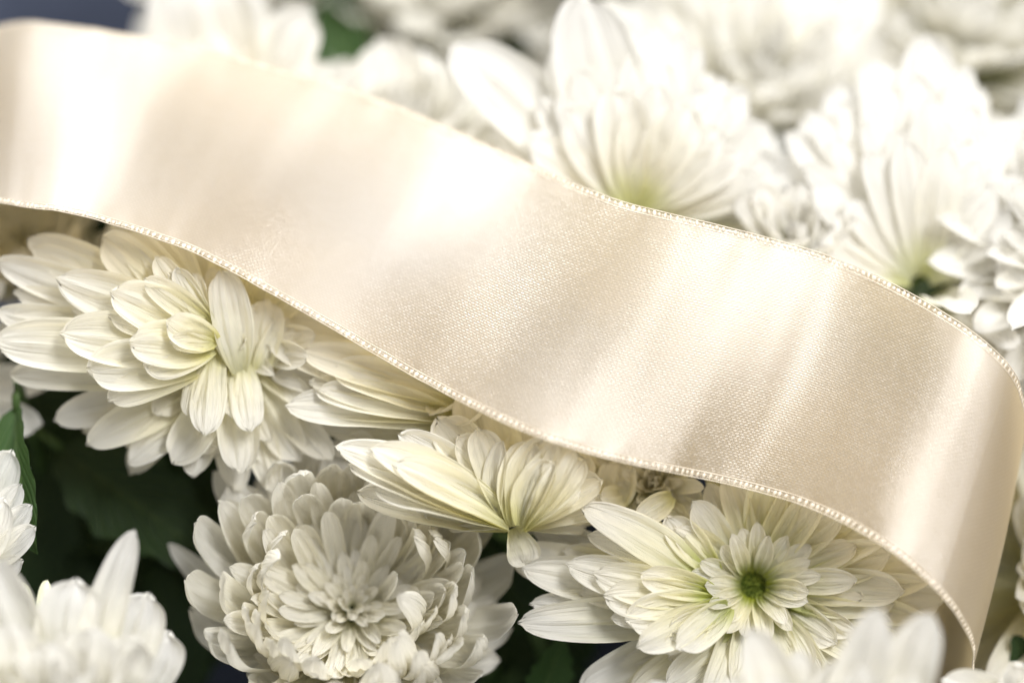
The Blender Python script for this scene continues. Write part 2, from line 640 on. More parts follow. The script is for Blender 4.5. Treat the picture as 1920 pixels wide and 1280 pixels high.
def petal_verts(L, W, th0, th1, cup, rng, base=0.36, tm=0.55, k=2.3, power=1.0, groove=1.0, tipcurl=0.0, wob=1.0, twist=0.0, side=0.0):
    n = 60
    tt = np.linspace(0, 1, n + 1)
    th = th0 + (th1 - th0) * tt ** power + tipcurl * np.clip((tt - 0.72) / 0.28, 0, 1) ** 2
    y = np.concatenate([[0], np.cumsum(np.cos((th[1:] + th[:-1]) / 2))]) / n * L
    z = np.concatenate([[0], np.cumsum(np.sin((th[1:] + th[:-1]) / 2))]) / n * L
    t = _t
    Y = np.interp(t, tt, y)
    Z = np.interp(t, tt, z)
    TH = np.interp(t, tt, th)
    w = base + (1 - base) * np.sin(np.clip(t / tm, 0, 1) * math.pi / 2)
    fall = np.clip((t - tm) / (1 - tm), 0, 1)
    w = w * np.clip(1 - fall ** k, 0, 1) ** 0.5 * W / 2
    w = w * (1 + 0.03 * wob * np.sin(t * rng.uniform(6, 10) + rng.uniform(0, 6)))
    U = _u[None, :]
    T = t[:, None]
    c = cup * (1 - 0.35 * T) + 0.0001
    X = w[:, None] * np.sin(U * c) / c
    Nn = w[:, None] * (1 - np.cos(U * c)) / c
    env = np.sin(np.clip(T * 1.05, 0, 1) * math.pi) ** 0.6
    ph = rng.uniform(-0.5, 0.5)
    Nn = Nn + groove * 0.056 * W * np.cos(U * math.pi * 2.0 + ph) * env
    Nn = Nn + groove * 0.036 * W * np.cos(U * math.pi * 4.2 + ph * 3 + 0.6 * np.sin(T * 5)) * env
    a1, a2, a3 = rng.uniform(0, 6.28), rng.uniform(0, 6.28), rng.uniform(0, 6.28)
    Nn = Nn + wob * 0.035 * W * np.sin(T * 7 + U * 1.6 + a1) * T
    Nn = Nn + wob * 0.03 * W * np.sin(T * 11 + a2) * np.abs(U) ** 2 * T
    Nn = Nn + wob * 0.022 * W * np.sin(T * 17 + U * 4.0 + a3) * np.sin(T * 9 - U * 3 + a1) * env
    X = X + wob * 0.02 * W * np.sin(T * 5 + a3) * T + side * L * T ** 2
    # rounded, faintly notched tip
    tipy = -0.11 * W * (np.cos(U * math.pi * 2.4 + ph * 2) * 0.5 + 0.5) * np.clip((T - 0.86) / 0.14, 0, 1)
    if twist:
        cs, sn = np.cos(twist * T), np.sin(twist * T)
        X, Nn = X * cs - Nn * sn, X * sn + Nn * cs
    cy, sy = np.cos(TH)[:, None], np.sin(TH)[:, None]
    vy = Y[:, None] - sy * Nn + cy * tipy
    vz = Z[:, None] + cy * Nn + sy * tipy
    return np.stack([X, vy + 0 * X, vz + 0 * X], -1).reshape(-1, 3)


def hits_ribbon(wp, margin=0.12):
    """do world points (cm) pierce or rise above the ribbon?"""
    x, y, d = to_px_many(wp)
    for i in range(0, len(x), 5):
        dd = (RSAMP[:, 0] - x[i]) ** 2 + (RSAMP[:, 1] - y[i]) ** 2
        near = dd < 26 ** 2
        if near.any() and d[i] < RSAMP[near, 2].max() + margin:
            return True
    return False


def to_px_many(p):
    q = p - CAM
    z = q @ F
    k = DIST / z * PXCM
    return 960 + (q @ RT) * k, 640 - (q @ UP) * k, z - DIST


R = math.radians


def frame(axis, ref=(0, 0, 1)):
    z = np.asarray(axis, float)
    z = z / np.linalg.norm(z)
    x = np.cross([0.21, 0.93, 0.3], z)
    x /= np.linalg.norm(x)
    y = np.cross(z, x)
    return np.stack([x, y, z], 1)


def mat4(R3, t):
    M = Matrix.Identity(4)
    for i in range(3):
        for j in range(3):
            M[i][j] = float(R3[i, j])
        M[i][3] = float(t[i]) * CM
    return M


# ring: count, base radius, length, width, start elevation, end elevation, cup, base height
TYPES = {
    'open': [
        (10, 0.26, 0.85, 0.34, 78, 96, 0.9, 0.00),
        (12, 0.34, 1.30, 0.46, 66, 66, 0.9, -0.05),
        (14, 0.44, 1.95, 0.60, 54, 40, 0.8, -0.12),
        (16, 0.52, 2.55, 0.74, 40, 22, 0.7, -0.22),
        (17, 0.58, 3.00, 0.84, 28, 6, 0.6, -0.34),
        (16, 0.60, 3.20, 0.88, 14, -8, 0.5, -0.46),
        (12, 0.55, 3.10, 0.86, -4, -26, 0.4, -0.58),
    ],
    'dome': [
        (8, 0.10, 0.80, 0.32, 84, 120, 1.1, 0.55),
        (11, 0.20, 1.05, 0.38, 80, 118, 1.1, 0.42),
        (14, 0.32, 1.35, 0.46, 74, 116, 1.1, 0.26),
        (17, 0.42, 1.65, 0.54, 66, 112, 1.1, 0.10),
        (19, 0.52, 1.95, 0.64, 56, 104, 1.1, -0.06),
        (20, 0.60, 2.20, 0.74, 44, 92, 1.0, -0.22),
        (20, 0.64, 2.45, 0.84, 32, 74, 1.0, -0.38),
        (18, 0.64, 2.65, 0.90, 18, 48, 0.9, -0.54),
        (14, 0.58, 2.75, 0.90, 4, 16, 0.8, -0.68),
    ],
    'cup': [
        (9, 0.14, 1.10, 0.36, 84, 100, 1.0, 0.20),
        (12, 0.26, 1.60, 0.46, 76, 84, 0.9, 0.08),
        (14, 0.36, 2.15, 0.58, 66, 64, 0.9, -0.06),
        (16, 0.46, 2.65, 0.72, 54, 46, 0.8, -0.18),
        (17, 0.54, 3.00, 0.84, 40, 28, 0.7, -0.32),
        (16, 0.58, 3.10, 0.88, 24, 10, 0.6, -0.46),
        (12, 0.55, 2.90, 0.86, 4, -14, 0.5, -0.60),
    ],
}


def make_eye(parent, r, h, rng, dark=True):
    vs, fs = [], []
    n = 46
    for i in range(n):
        q = (i + 0.5) / n
        rr = r * math.sqrt(q)
        an = i * 2.39996
        c = np.array([rr * math.cos(an), rr * math.sin(an), h + 0.10 * q ** 2])
        rad = r * 0.13 * rng.uniform(0.8, 1.15)
        hh = r * 0.5 * rng.uniform(0.7, 1.2)
        b0 = len(vs)
        for k in range(6):
            w = 2 * math.pi * k / 6
            vs.append(c + [rad * math.cos(w), rad * math.sin(w), -hh * 0.6])
        for k in range(6):
            w = 2 * math.pi * k / 6
            vs.append(c + [rad * math.cos(w) * 0.8, rad * math.sin(w) * 0.8, hh * 0.4])
        vs.append(c + [0, 0, hh * 0.62])
        for k in range(6):
            k2 = (k + 1) % 6
            fs.append((b0 + k, b0 + k2, b0 + 6 + k2, b0 + 6 + k))
            fs.append((b0 + 6 + k, b0 + 6 + k2, b0 + 12))
    o = link('eye', mesh_poly('eye', np.array(vs), fs, M_EYE), parent)
    o['kind'] = 'stuff'
    return o


def make_flower(label, px, py, d, axis, typ, scale, mat, seed, heroes=(), drop=None, rings=None, eye=True, spin=0.0,
                jit=1.0, stem=True, avoid=True, dup=0):
    rng = random.Random(seed)
    A = frame(camdir(*axis))
    O = P(px, py, d)
    e = bpy.data.objects.new('chrysanthemum', None)
    COL.objects.link(e)
    Mf = mat4(A, O)
    e.matrix_world = Mf
    e.empty_display_size = 0.01
    tag(e, label, 'flower', 'white chrysanthemum heads packed together')
    Mi = Mf.inverted()
    if eye:
        make_eye(e, 0.21 * scale, -0.2 * scale, rng)
    # receptacle under the petals
    pr = [(0.02, -0.6), (0.3, -0.58), (0.42, -0.4), (0.55, -0.35), (0.62, -0.62), (0.5, -0.85), (0.22, -1.0), (0.14, -1.15)]
    vs, fs = [], []
    for r_, z_ in pr:
        for k in range(14):
            w = 2 * math.pi * k / 14
            vs.append([r_ * scale * math.cos(w), r_ * scale * math.sin(w), z_ * scale])
    for i in range(len(pr) - 1):
        for k in range(14):
            k2 = (k + 1) % 14
            fs.append((i * 14 + k, (i + 1) * 14 + k, (i + 1) * 14 + k2, i * 14 + k2))
    link('calyx', mesh_poly('calyx', np.array(vs), fs, M_STEM), e)
    if stem:
        b = O - A[:, 2] * 1.0 * scale
        end = np.array([b[0] * 0.9 + rng.uniform(-.6, .6), b[1] * 0.92 - 0.5, TABLE_Z + 0.12])
        path = []
        for q in np.linspace(0, 1, 9):
            c1 = b - A[:, 2] * 2.2
            c2 = end + np.array([0, 0, 2.5])
            path.append((1 - q) ** 3 * b + 3 * (1 - q) ** 2 * q * c1 + 3 * (1 - q) * q * q * c2 + q ** 3 * end)
        tvs, tfs = tube(path, [0.14 * scale + 0.02] * 9, 8)
        inv = np.linalg.inv(A)
        link('stem', mesh_poly('stem', (tvs - O) @ inv.T, tfs, M_STEM), e)
    for ri, (n, r0, L, W, t0, t1, cup, h) in enumerate(TYPES[typ] if rings is None else rings):
        off = rng.uniform(0, 6.28) + spin
        n = int(round(n * 1.42))
        for i in range(n):
            az = off + 2 * math.pi * (i + rng.uniform(-0.28, 0.28) * jit) / n
            l = L * scale * rng.uniform(0.86, 1.1)
            w = 0.9 * W * scale * rng.uniform(0.85, 1.14)
            v = None
            for attempt in range(3):
                dth = (rng.gauss(0, 5.5) * jit) + (attempt and -14 * attempt)
                a0 = R(t0 + dth)
                a1 = R(t1 + dth + rng.gauss(0, 8) * jit)
                ca, sa = math.cos(az - math.pi / 2), math.sin(az - math.pi / 2)
                Rz = np.array([[ca, -sa, 0], [sa, ca, 0], [0, 0, 1]])
                loc = np.array([r0 * scale * math.cos(az), r0 * scale * math.sin(az), h * scale])
                pv = petal_verts(l, w, a0, a1, max(0.1, cup + rng.gauss(0, 0.16)), rng,
                                 base=rng.uniform(0.3, 0.42), tm=rng.uniform(0.48, 0.66), k=rng.uniform(1.9, 2.6),
                                 tipcurl=R(rng.gauss(8, 14)), twist=rng.gauss(0, 0.12), side=rng.gauss(0, 0.035))
                wp = (pv @ Rz.T + loc) @ A.T + O
                if drop is not None:
                    x, y, dd_ = to_px(wp[-NU // 2])
                    if drop(x, y, dd_, ri):
                        v = None
                        break
                if not avoid or not hits_ribbon(wp):
                    v = pv
                    break
            if v is None:
                continue
            me = mesh_from_grid('petal', v, NU, NV, mat, UVP)
            link('petal', me, e, mat4(Rz, loc))
    for hp in heroes:
        add_hero(e, Mi, mat, rng, scale, **(dict(hp, w=hp['w'] * (0.84 if dup else 1))))
        for q in range(dup):
            h2 = dict(hp)
            bx, by, bd = hp['b']
            tx, ty, td = hp['t']
            sh = rng.uniform(0.75, 0.95)
            nx, ny = -(ty - by), (tx - bx)
            nl = math.hypot(nx, ny)
            off = rng.choice((-1, 1)) * hp['w'] * rng.uniform(0.3, 0.5)
            h2['t'] = (bx + (tx - bx) * sh + nx / nl * off, by + (ty - by) * sh + ny / nl * off, td + rng.uniform(0.05, 0.3))
            h2['w'] = hp['w'] * rng.uniform(0.55, 0.75)
            add_hero(e, Mi, mat, rng, scale, **h2)
    return e


def add_hero(e, Mi, mat, rng, scale, b, t, w, face=(0, 0, 1), arch=12, cup=0.7, tm=0.55, k=2.2, base=0.36, tipcurl=0.0,
             groove=1.0, wob=1.0, twist=0.0, m=None, side=0.0):
    """one petal from base (px,py,depth) to tip (px,py,depth), width in photo pixels, facing a camera-space direction"""
    B, T = P(*b), P(*t)
    y = T - B
    L = np.linalg.norm(y)
    y /= L
    n = camdir(*face)
    n = n - y * (n @ y)
    n /= np.linalg.norm(n)
    x = np.cross(y, n)
    W = w / PXCM * (DIST + (b[2] + t[2]) / 2) / DIST
    a = R(arch)
    v = petal_verts(L * (1 + 0.17 * a * a), W, a, -a, cup, rng, base=base, tm=tm, k=k, tipcurl=R(tipcurl), groove=groove,
                    wob=wob, twist=twist, side=side)
    me = mesh_from_grid('petal', v, NU, NV, m or mat, UVP)
    link('petal', me, e, Mi @ mat4(np.stack([x, y, n], 1), B))


def H(bx, by, bd, tx, ty, td, w, **kw):
    return dict(b=(bx, by, bd), t=(tx, ty, td), w=w, **kw)


# @@FLOWERS
TYPES['flat'] = [
    (15, 0.20, 0.95, 0.34, 60, 34, 0.9, 0.00),
    (16, 0.32, 1.45, 0.54, 38, 24, 0.9, -0.04),
    (17, 0.42, 2.00, 0.74, 28, 14, 0.8, -0.10),
    (18, 0.50, 2.70, 0.82, 18, 4, 0.7, -0.18),
    (18, 0.55, 3.20, 0.94, 8, -6, 0.6, -0.28),
    (16, 0.55, 3.40, 1.05, 0, -14, 0.5, -0.38),
]
TYPES['swirl'] = [
    (9, 0.08, 0.45, 0.18, 78, 100, 1.0, 0.02),
    (13, 0.16, 0.65, 0.23, 70, 96, 1.0, 0.02),
    (17, 0.25, 0.90, 0.29, 60, 92, 1.0, 0.0),
    (20, 0.34, 1.20, 0.36, 50, 86, 1.0, -0.04),
    (22, 0.42, 1.52, 0.44, 40, 78, 1.0, -0.10),
    (22, 0.50, 1.85, 0.53, 30, 68, 1.0, -0.18),
    (22, 0.56, 2.15, 0.63, 20, 52, 1.0, -0.28),
    (19, 0.58, 2.35, 0.72, 8, 30, 0.9, -0.40),
    (15, 0.56, 2.40, 0.76, -4, 8, 0.8, -0.52),
]
TYPES['small'] = [
    (8, 0.10, 0.9, 0.36, 82, 100, 1.0, 0.2),
    (10, 0.2, 1.3, 0.46, 70, 80, 1.0, 0.0),
    (12, 0.3, 1.7, 0.6, 52, 56, 0.9, -0.2),
]


def fan(bx, by, bd, tips, w, **kw):
    """petals that leave one throat: tips are (px, py, depth[, width])"""
    out = []
    for t in tips:
        out.append(H(bx + (t[0] - bx) * 0.06, by + (t[1] - by) * 0.06, bd, t[0], t[1], t[2], t[3] if len(t) > 3 else w, **kw))
    return out


def arcfan(bx, by, bd, a0, a1, n, r, w, td, seed, tilt=0.25, rj=0.1, **kw):
    rg = random.Random(seed)
    out = []
    for i in range(n):
        a = R(a0 + (a1 - a0) * (i + rg.uniform(-0.3, 0.3)) / max(n - 1, 1))
        rr = r * rg.uniform(1 - rj, 1 + rj) * (0.72 + 0.28 * abs(math.sin(a)))
        k = dict(tm=0.62, cup=rg.uniform(0.6, 1.1), face=(0.25 * math.cos(a) * -1, tilt, 0.95), twist=rg.gauss(0, 0.15))
        k.update(kw)
        out.append(H(bx + 18 * math.cos(a), by - 14 * math.sin(a), bd, bx + rr * math.cos(a), by - rr * math.sin(a), td + rg.uniform(-.15, .15), w * rg.uniform(0.8, 1.15), **k))
    return out


def below(y0):
    return lambda x, y, d, ri: y < y0


up = dict(face=(0, 0.25, 0.97))
# green-eyed flower, lower right
make_flower('white chrysanthemum with dark green eye under the right part of the ribbon', 1412, 1096, 0.85, (0.03, 0.16, 0.98),
            'flat', 1.08, M_GREENB, 11, dup=1,
            drop=lambda x, y, d, ri: (x < 1290 and ri > 1) or (y > 1230 and ri > 2),
            heroes=[
    H(1330, 1120, 0.9, 948, 1035, 0.9, 120, cup=0.8),
    H(1330, 1120, 0.8, 976, 1062, 0.5, 112, cup=1.0, tipcurl=30),
    H(1340, 1140, 0.8, 972, 1188, 0.3, 108, face=(0, 0.1, 1), cup=0.8, side=0.05),
    H(1330, 1095, 0.5, 1088, 948, -0.1, 104, face=(-0.2, 0.5, 0.8), cup=0.6, tm=0.5),
    H(1345, 1085, 0.6, 1180, 990, 0.7, 110, cup=0.8),
    H(1345, 1075, 0.5, 1248, 966, 0.3, 86, cup=1.0),
    H(1330, 1120, 0.5, 1060, 1055, 0.1, 100, cup=0.9),
    H(1335, 1120, 0.35, 1110, 1075, -0.1, 100, cup=0.9),
    H(1340, 1125, 0.3, 1130, 1115, -0.15, 105, cup=0.9),
    H(1345, 1130, 0.25, 1170, 1160, -0.2, 110, cup=0.8),
    H(1340, 1110, 0.3, 1200, 1075, -0.2, 80, cup=1.0),
    H(1350, 1130, 0.2, 1193, 1216, -0.35, 92, cup=1.2),
    H(1365, 1135, 0.2, 1265, 1218, -0.4, 100, cup=1.3, tipcurl=40),
    H(1340, 1190, 0.9, 1085, 1300, 0.6, 150, cup=0.9),
    H(1370, 1190, 0.8, 1180, 1310, 0.4, 120, cup=0.9),
    H(1400, 1200, 0.7, 1330, 1310, 0.2, 110, cup=0.9),
    H(1380, 1180, 0.5, 1250, 1290, 0.0, 100, cup=1.0),
    H(1450, 1150, 0.5, 1520, 1260, 0.1, 90, cup=1.0),
    H(1480, 1150, 0.6, 1600, 1240, 0.3, 90, cup=1.0),
    H(1470, 1120, 0.6, 1690, 1110, 0.5, 110, cup=0.9),
    H(1470, 1130, 0.7, 1680, 1190, 0.5, 110, cup=0.9),
    H(1470, 1105, 0.8, 1765, 1050, 0.6, 130, cup=0.7),
    H(1475, 1115, 0.8, 1775, 1120, 0.6, 130, cup=0.7),
    H(1475, 1130, 0.8, 1765, 1195, 0.6, 130, cup=0.7),
    H(1480, 1140, 0.8, 1735, 1270, 0.6, 130, cup=0.7),
])
# foreground flower at the bottom edge
make_flower('blurred white flower cut off at the bottom edge in front of the green-eyed one', 1575, 1430, -2.0, (0.0, 0.85, 0.5),
            'cup', 0.9, M_WHITE, 12, drop=below(1270), heroes=[
    H(1490, 1400, -2.0, 1403, 1174, -2.7, 112, tm=0.5, k=1.8, **up),
    H(1560, 1400, -2.1, 1652, 1138, -2.9, 112, tm=0.5, k=1.7, **up),
    H(1630, 1410, -2.0, 1748, 1146, -2.8, 120, tm=0.55, k=1.7, **up),
    H(1530, 1410, -1.8, 1490, 1215, -2.1, 82, tm=0.5, k=1.9, **up),
    H(1560, 1420, -2.3, 1560, 1236, -2.5, 96, tm=0.5, **up),
    H(1600, 1420, -2.4, 1620, 1245, -2.8, 110, tm=0.5, **up),
    H(1480, 1420, -2.4, 1440, 1260, -2.8, 100, tm=0.5, **up),
    H(1650, 1430, -2.2, 1720, 1260, -2.6, 100, tm=0.5, **up),
])
make_flower('blurred white petals of a flower in the bottom right corner below the ribbon fold', 1960, 1400, -0.6, (0.0, 0.85, 0.5),
            'cup', 1.0, M_WHITE, 32, drop=below(1255), heroes=[
    H(1900, 1360, -0.6, 1765, 1272, -1.2, 110, **up),
    H(1930, 1360, -0.6, 1895, 1240, -1.2, 120, **up),
    H(1960, 1370, -0.6, 1960, 1230, -1.2, 120, **up),
])
# domed flower, bottom centre
BOWL = [(7, 0.04, 0.42, 0.20, 64, 60, 0.8, 0.06), (10, 0.13, 0.58, 0.23, 50, 46, 0.8, 0.02), (13, 0.21, 0.92, 0.29, 42, 46, 0.8, -0.02),
        (15, 0.30, 1.32, 0.37, 36, 52, 0.8, -0.06), (17, 0.39, 1.75, 0.46, 32, 62, 0.8, -0.12), (17, 0.46, 2.15, 0.56, 28, 82, 0.8, -0.20),
        (17, 0.52, 2.55, 0.66, 20, 104, 0.8, -0.30), (17, 0.56, 2.85, 0.76, 12, 108, 0.8, -0.42), (16, 0.58, 3.00, 0.82, 2, 96, 0.8, -0.54)]
make_flower('domed many-petalled chrysanthemum with incurved petals, bottom centre', 660, 1140, 1.2, (0.04, 0.40, 0.91),
            'swirl', 1.0, M_CREAM, 13, rings=BOWL, jit=1.2, eye=False, heroes=[
    H(570, 1260, 1.9, 350, 1140, 1.0, 150, face=(0.5, 0.3, 0.8), cup=1.3, arch=-20),
    H(500, 1180, 1.9, 313, 1018, 1.5, 66, tm=0.4, k=1.3, cup=0.9),
    H(560, 1130, 1.9, 425, 905, 1.1, 130, face=(0.3, -0.2, 0.9), cup=1.1, arch=-14),
    H(600, 1080, 2.1, 500, 868, 1.8, 120, face=(0.1, -0.3, 0.9), cup=1.0, arch=-14),
    H(630, 1080, 2.1, 565, 850, 1.8, 120, face=(0.1, -0.3, 0.9), cup=1.0, arch=-14),
    H(660, 1080, 2.0, 640, 835, 1.5, 120, face=(0, -0.3, 0.9), cup=1.0),
    H(700, 1080, 2.0, 730, 870, 1.5, 120, face=(0, -0.3, 0.9), cup=1.0),
    H(740, 1200, 2.1, 790, 960, 1.5, 100, face=(-0.2, -0.1, 0.9), cup=1.1),
    H(760, 1220, 1.9, 885, 1045, 1.2, 74, face=(-0.3, 0.2, 0.9), cup=1.2),
    H(780, 1230, 1.9, 905, 1080, 1.3, 70, face=(-0.3, 0.2, 0.9), cup=1.2),
    H(760, 1220, 1.6, 850, 1060, 0.9, 66, face=(-0.3, 0.2, 0.9), cup=1.2),
    H(780, 1250, 1.9, 935, 1120, 1.4, 66, face=(-0.3, 0.2, 0.9), cup=1.2),
    H(760, 1250, 1.5, 895, 1130, 1.0, 66, face=(-0.3, 0.2, 0.9), cup=1.2),
    H(790, 1260, 1.9, 962, 1175, 1.3, 74, face=(-0.3, 0.2, 0.9), cup=1.2),
    H(780, 1270, 1.7, 940, 1235, 1.2, 80, face=(-0.3, 0.3, 0.9), cup=1.2),
    H(760, 1280, 1.4, 900, 1200, 0.9, 70, face=(-0.3, 0.3, 0.9), cup=1.2),
    H(570, 1290, 0.9, 475, 1225, 0.5, 50, face=(0, 0.6, 0.8), cup=1.2),
    H(560, 1330, 0.9, 460, 1262, 0.5, 90, face=(0, 0.6, 0.8), cup=1.2),
])
# side-on flower in sharp focus
make_flower('side-on chrysanthemum with ridged petals just below the ribbon, left of the green-eyed one', 965, 940, 1.1, (0.0, 0.35, 0.94),
            'small', 0.9, M_IVORY, 14, rings=TYPES['small'][:0], eye=False, heroes=[
    H(955, 985, 0.2, 626, 836, -0.15, 104, face=(-0.1, 0.55, 0.83), cup=0.9, tm=0.45, k=1.8, base=0.4, groove=1.7),
    H(955, 985, 0.1, 690, 838, -0.3, 96, face=(-0.1, 0.55, 0.83), cup=1.0, tm=0.5, k=1.9, base=0.4, groove=1.7),
    H(955, 985, 0.15, 650, 872, -0.2, 96, face=(-0.1, 0.55, 0.83), cup=0.9, tm=0.5, k=1.9, base=0.4, groove=1.7),
    H(955, 985, 0.05, 735, 868, -0.4, 84, face=(-0.1, 0.55, 0.83), cup=1.0, tm=0.5, base=0.4, groove=1.7),
    H(955, 985, 0.1, 700, 915, -0.25, 84, face=(-0.05, 0.5, 0.85), cup=0.9, tm=0.5, base=0.4, groove=1.7),
    H(955, 985, 0.3, 745, 812, 0.0, 96, face=(0, 0.4, 0.9), cup=0.9, tm=0.5, groove=1.5),
    H(950, 985, 0.45, 668, 922, 0.2, 86, face=(0, 0.3, 0.95), cup=0.8, tm=0.45),
    H(950, 985, 0.4, 740, 955, 0.2, 70, face=(0, 0.4, 0.9), cup=0.8, tm=0.5),
    H(955, 965, 0.5, 815, 782, 0.25, 104, face=(0.2, 0.2, 0.9), cup=0.9, tm=0.6),
    H(955, 965, 0.35, 855, 815, 0.05, 84, face=(0.2, 0.3, 0.9), cup=1.0, tm=0.6),
    H(955, 960, 0.7, 880, 720, 0.7, 120, face=(0.1, 0.1, 1), cup=0.6, tm=0.6),
    H(960, 960, 0.8, 960, 740, 0.9, 110, face=(0.1, 0.1, 1), cup=0.6, tm=0.6),
    H(945, 965, 0.15, 895, 800, -0.05, 80, face=(0.1, 0.2, 0.9), cup=1.0, tm=0.6),
    H(935, 960, 0.0, 942, 824, -0.15, 58, face=(-0.5, 0.1, 0.8), cup=1.2, tm=0.5, k=1.4, base=0.2),
    H(970, 988, 0.05, 1000, 822, -0.2, 96, face=(-0.25, 0.3, 0.9), cup=1.1, tm=0.6, groove=1.6),
    H(972, 988, 0.0, 1040, 815, -0.35, 104, face=(-0.25, 0.35, 0.9), cup=1.1, tm=0.6, groove=1.6),
    H(975, 988, -0.05, 1078, 832, -0.4, 100, face=(-0.2, 0.35, 0.9), cup=1.1, tm=0.6, groove=1.6, tipcurl=-20),
    H(978, 988, -0.1, 1040, 862, -0.5, 84, face=(-0.25, 0.4, 0.9), cup=1.2, tm=0.6, groove=1.6),
    H(980, 988, 0.05, 1100, 862, -0.25, 92, face=(-0.1, 0.4, 0.9), cup=1.0, tm=0.6, groove=1.6),
    H(980, 988, 0.2, 1132, 898, 0.05, 88, face=(0, 0.5, 0.85), cup=0.9, tm=0.6),
    H(980, 988, 0.1, 1090, 915, -0.15, 70, face=(0, 0.5, 0.85), cup=1.0, tm=0.6),
    H(985, 988, 0.4, 1140, 945, 0.3, 80, face=(0, 0.5, 0.85), cup=0.9, tm=0.6),
    H(985, 988, 0.5, 1100, 990, 0.5, 60, face=(0, 0.6, 0.8), cup=0.9, tm=0.6),
    H(958, 985, 0.25, 840, 992, 0.2, 46, face=(0, 0.7, 0.7), cup=0.8, tm=0.6),
    H(962, 990, 0.3, 985, 1060, 0.4, 70, face=(0, 0.6, 0.8), cup=0.9, tm=0.6),
    H(975, 985, 0.8, 1010, 790, 0.8, 120, face=(0.1, 0.1, 1), cup=0.6, tm=0.6),
    H(985, 975, 0.8, 1090, 830, 0.8, 120, face=(0.1, 0.1, 1), cup=0.6, tm=0.6),
])
# cream flower whose throat hides under the ribbon
make_flower('cream flower half hidden by the ribbon, pointing its petals left above the side-on one', 900, 690, 1.7, (-0.55, 0.2, 0.8),
            'small', 1.0, M_IVORY, 15, dup=1, heroes=[
    H(880, 800, 1.0, 533, 762, 0.6, 112, face=(0, 0.45, 0.9), cup=0.9, tm=0.5),
    H(880, 770, 1.2, 496, 640, 0.9, 120, face=(0, 0.3, 0.95), cup=0.9, tm=0.5),
    H(860, 740, 1.3, 520, 605, 1.2, 120, face=(0, 0.3, 0.95), cup=0.9),
    H(860, 800, 1.1, 650, 590, 1.15, 130, face=(0.1, 0.1, 1), cup=0.9),
    H(870, 830, 0.95, 715, 620, 1.15, 170, face=(0.1, 0.0, 1), cup=0.6, tm=0.6),
    H(880, 830, 1.3, 800, 620, 1.4, 170, face=(0.1, 0.0, 1), cup=0.6, tm=0.6),
    H(890, 810, 1.4, 600, 680, 1.3, 130, face=(0.1, 0.2, 1), cup=0.8),
    H(890, 820, 1.5, 590, 790, 1.2, 100, face=(0.1, 0.2, 1), cup=0.8),
    H(870, 760, 0.9, 560, 655, 0.7, 100, face=(0, 0.3, 0.95), cup=1.0),
    H(870, 770, 0.85, 620, 690, 0.6, 110, face=(0, 0.3, 0.95), cup=1.0),
    H(870, 790, 0.8, 590, 735, 0.55, 90, face=(0, 0.4, 0.9), cup=1.0),
])
# big drooping flower on the left
make_flower('large chrysanthemum with drooping lower petals at the left, below the ribbon', 425, 640, 1.5, (-0.12, 0.12, 0.98),
            'small', 0.8, M_IVORY, 16, dup=1,
            rings=[(8, 0.2, 0.8, 0.34, 70, 84, 1, 0.1), (10, 0.3, 1.3, 0.5, 50, 50, 0.9, 0), (12, 0.4, 2.0, 0.7, 30, 24, 0.9, -0.2), (14, 0.45, 2.7, 0.9, 12, 4, 0.8, -0.4)],
            heroes=[
    H(430, 690, 1.4, 100, 790, 1.1, 96),
    H(430, 700, 1.3, 160, 835, 0.9, 100, cup=1.0),
    H(430, 705, 1.3, 240, 872, 0.9, 90, cup=1.0),
    H(430, 710, 1.2, 325, 872, 0.7, 104, cup=0.9),
    H(440, 700, 1.4, 395, 860, 1.1, 90),
    H(400, 655, 0.7, 385, 818, 0.1, 88, face=(-0.1, 0.6, 0.8), cup=-0.7, base=0.7),
    H(445, 690, 1.1, 452, 890, 0.6, 108, cup=0.9),
    H(452, 680, 0.8, 470, 810, 0.3, 80, face=(0, 0.6, 0.8), cup=-0.6, base=0.6),
    H(460, 690, 1.3, 565, 865, 1.1, 100),
    H(460, 700, 1.4, 520, 880, 1.2, 90),
    H(448, 700, 0.7, 412, 505, 0.5, 104, face=(0.3, 0.1, 0.95), cup=0.8),
    H(480, 700, 0.9, 500, 560, 0.9, 96, face=(0.2, 0.1, 0.95), cup=0.8),
    H(400, 660, 1.0, -15, 640, 0.6, 130),
    H(400, 690, 1.2, 15, 700, 1.0, 96),
    H(400, 650, 1.1, -10, 585, 0.9, 90),
    H(390, 630, 1.2, -8, 488, 1.0, 100),
    H(390, 610, 1.2, 50, 445, 1.2, 104),
    H(390, 620, 0.9, 105, 520, 0.4, 118),
    H(395, 650, 0.8, 110, 625, 0.2, 128),
    H(400, 670, 0.7, 160, 690, 0.2, 128),
    H(380, 600, 0.9, 190, 440, 0.8, 110),
    H(385, 600, 0.9, 270, 435, 0.9, 90),
    H(395, 620, 0.6, 205, 545, 0.0, 116),
    H(400, 650, 0.5, 240, 640, -0.1, 116),
    H(390, 610, 0.6, 290, 480, 0.4, 70, cup=1.2),
    H(395, 610, 0.5, 330, 500, 0.3, 60, cup=1.2),
    H(400, 610, 0.5, 270, 520, 0.1, 76, cup=1.2),
    H(405, 640, 0.4, 310, 600, -0.1, 90, cup=1.1),
])
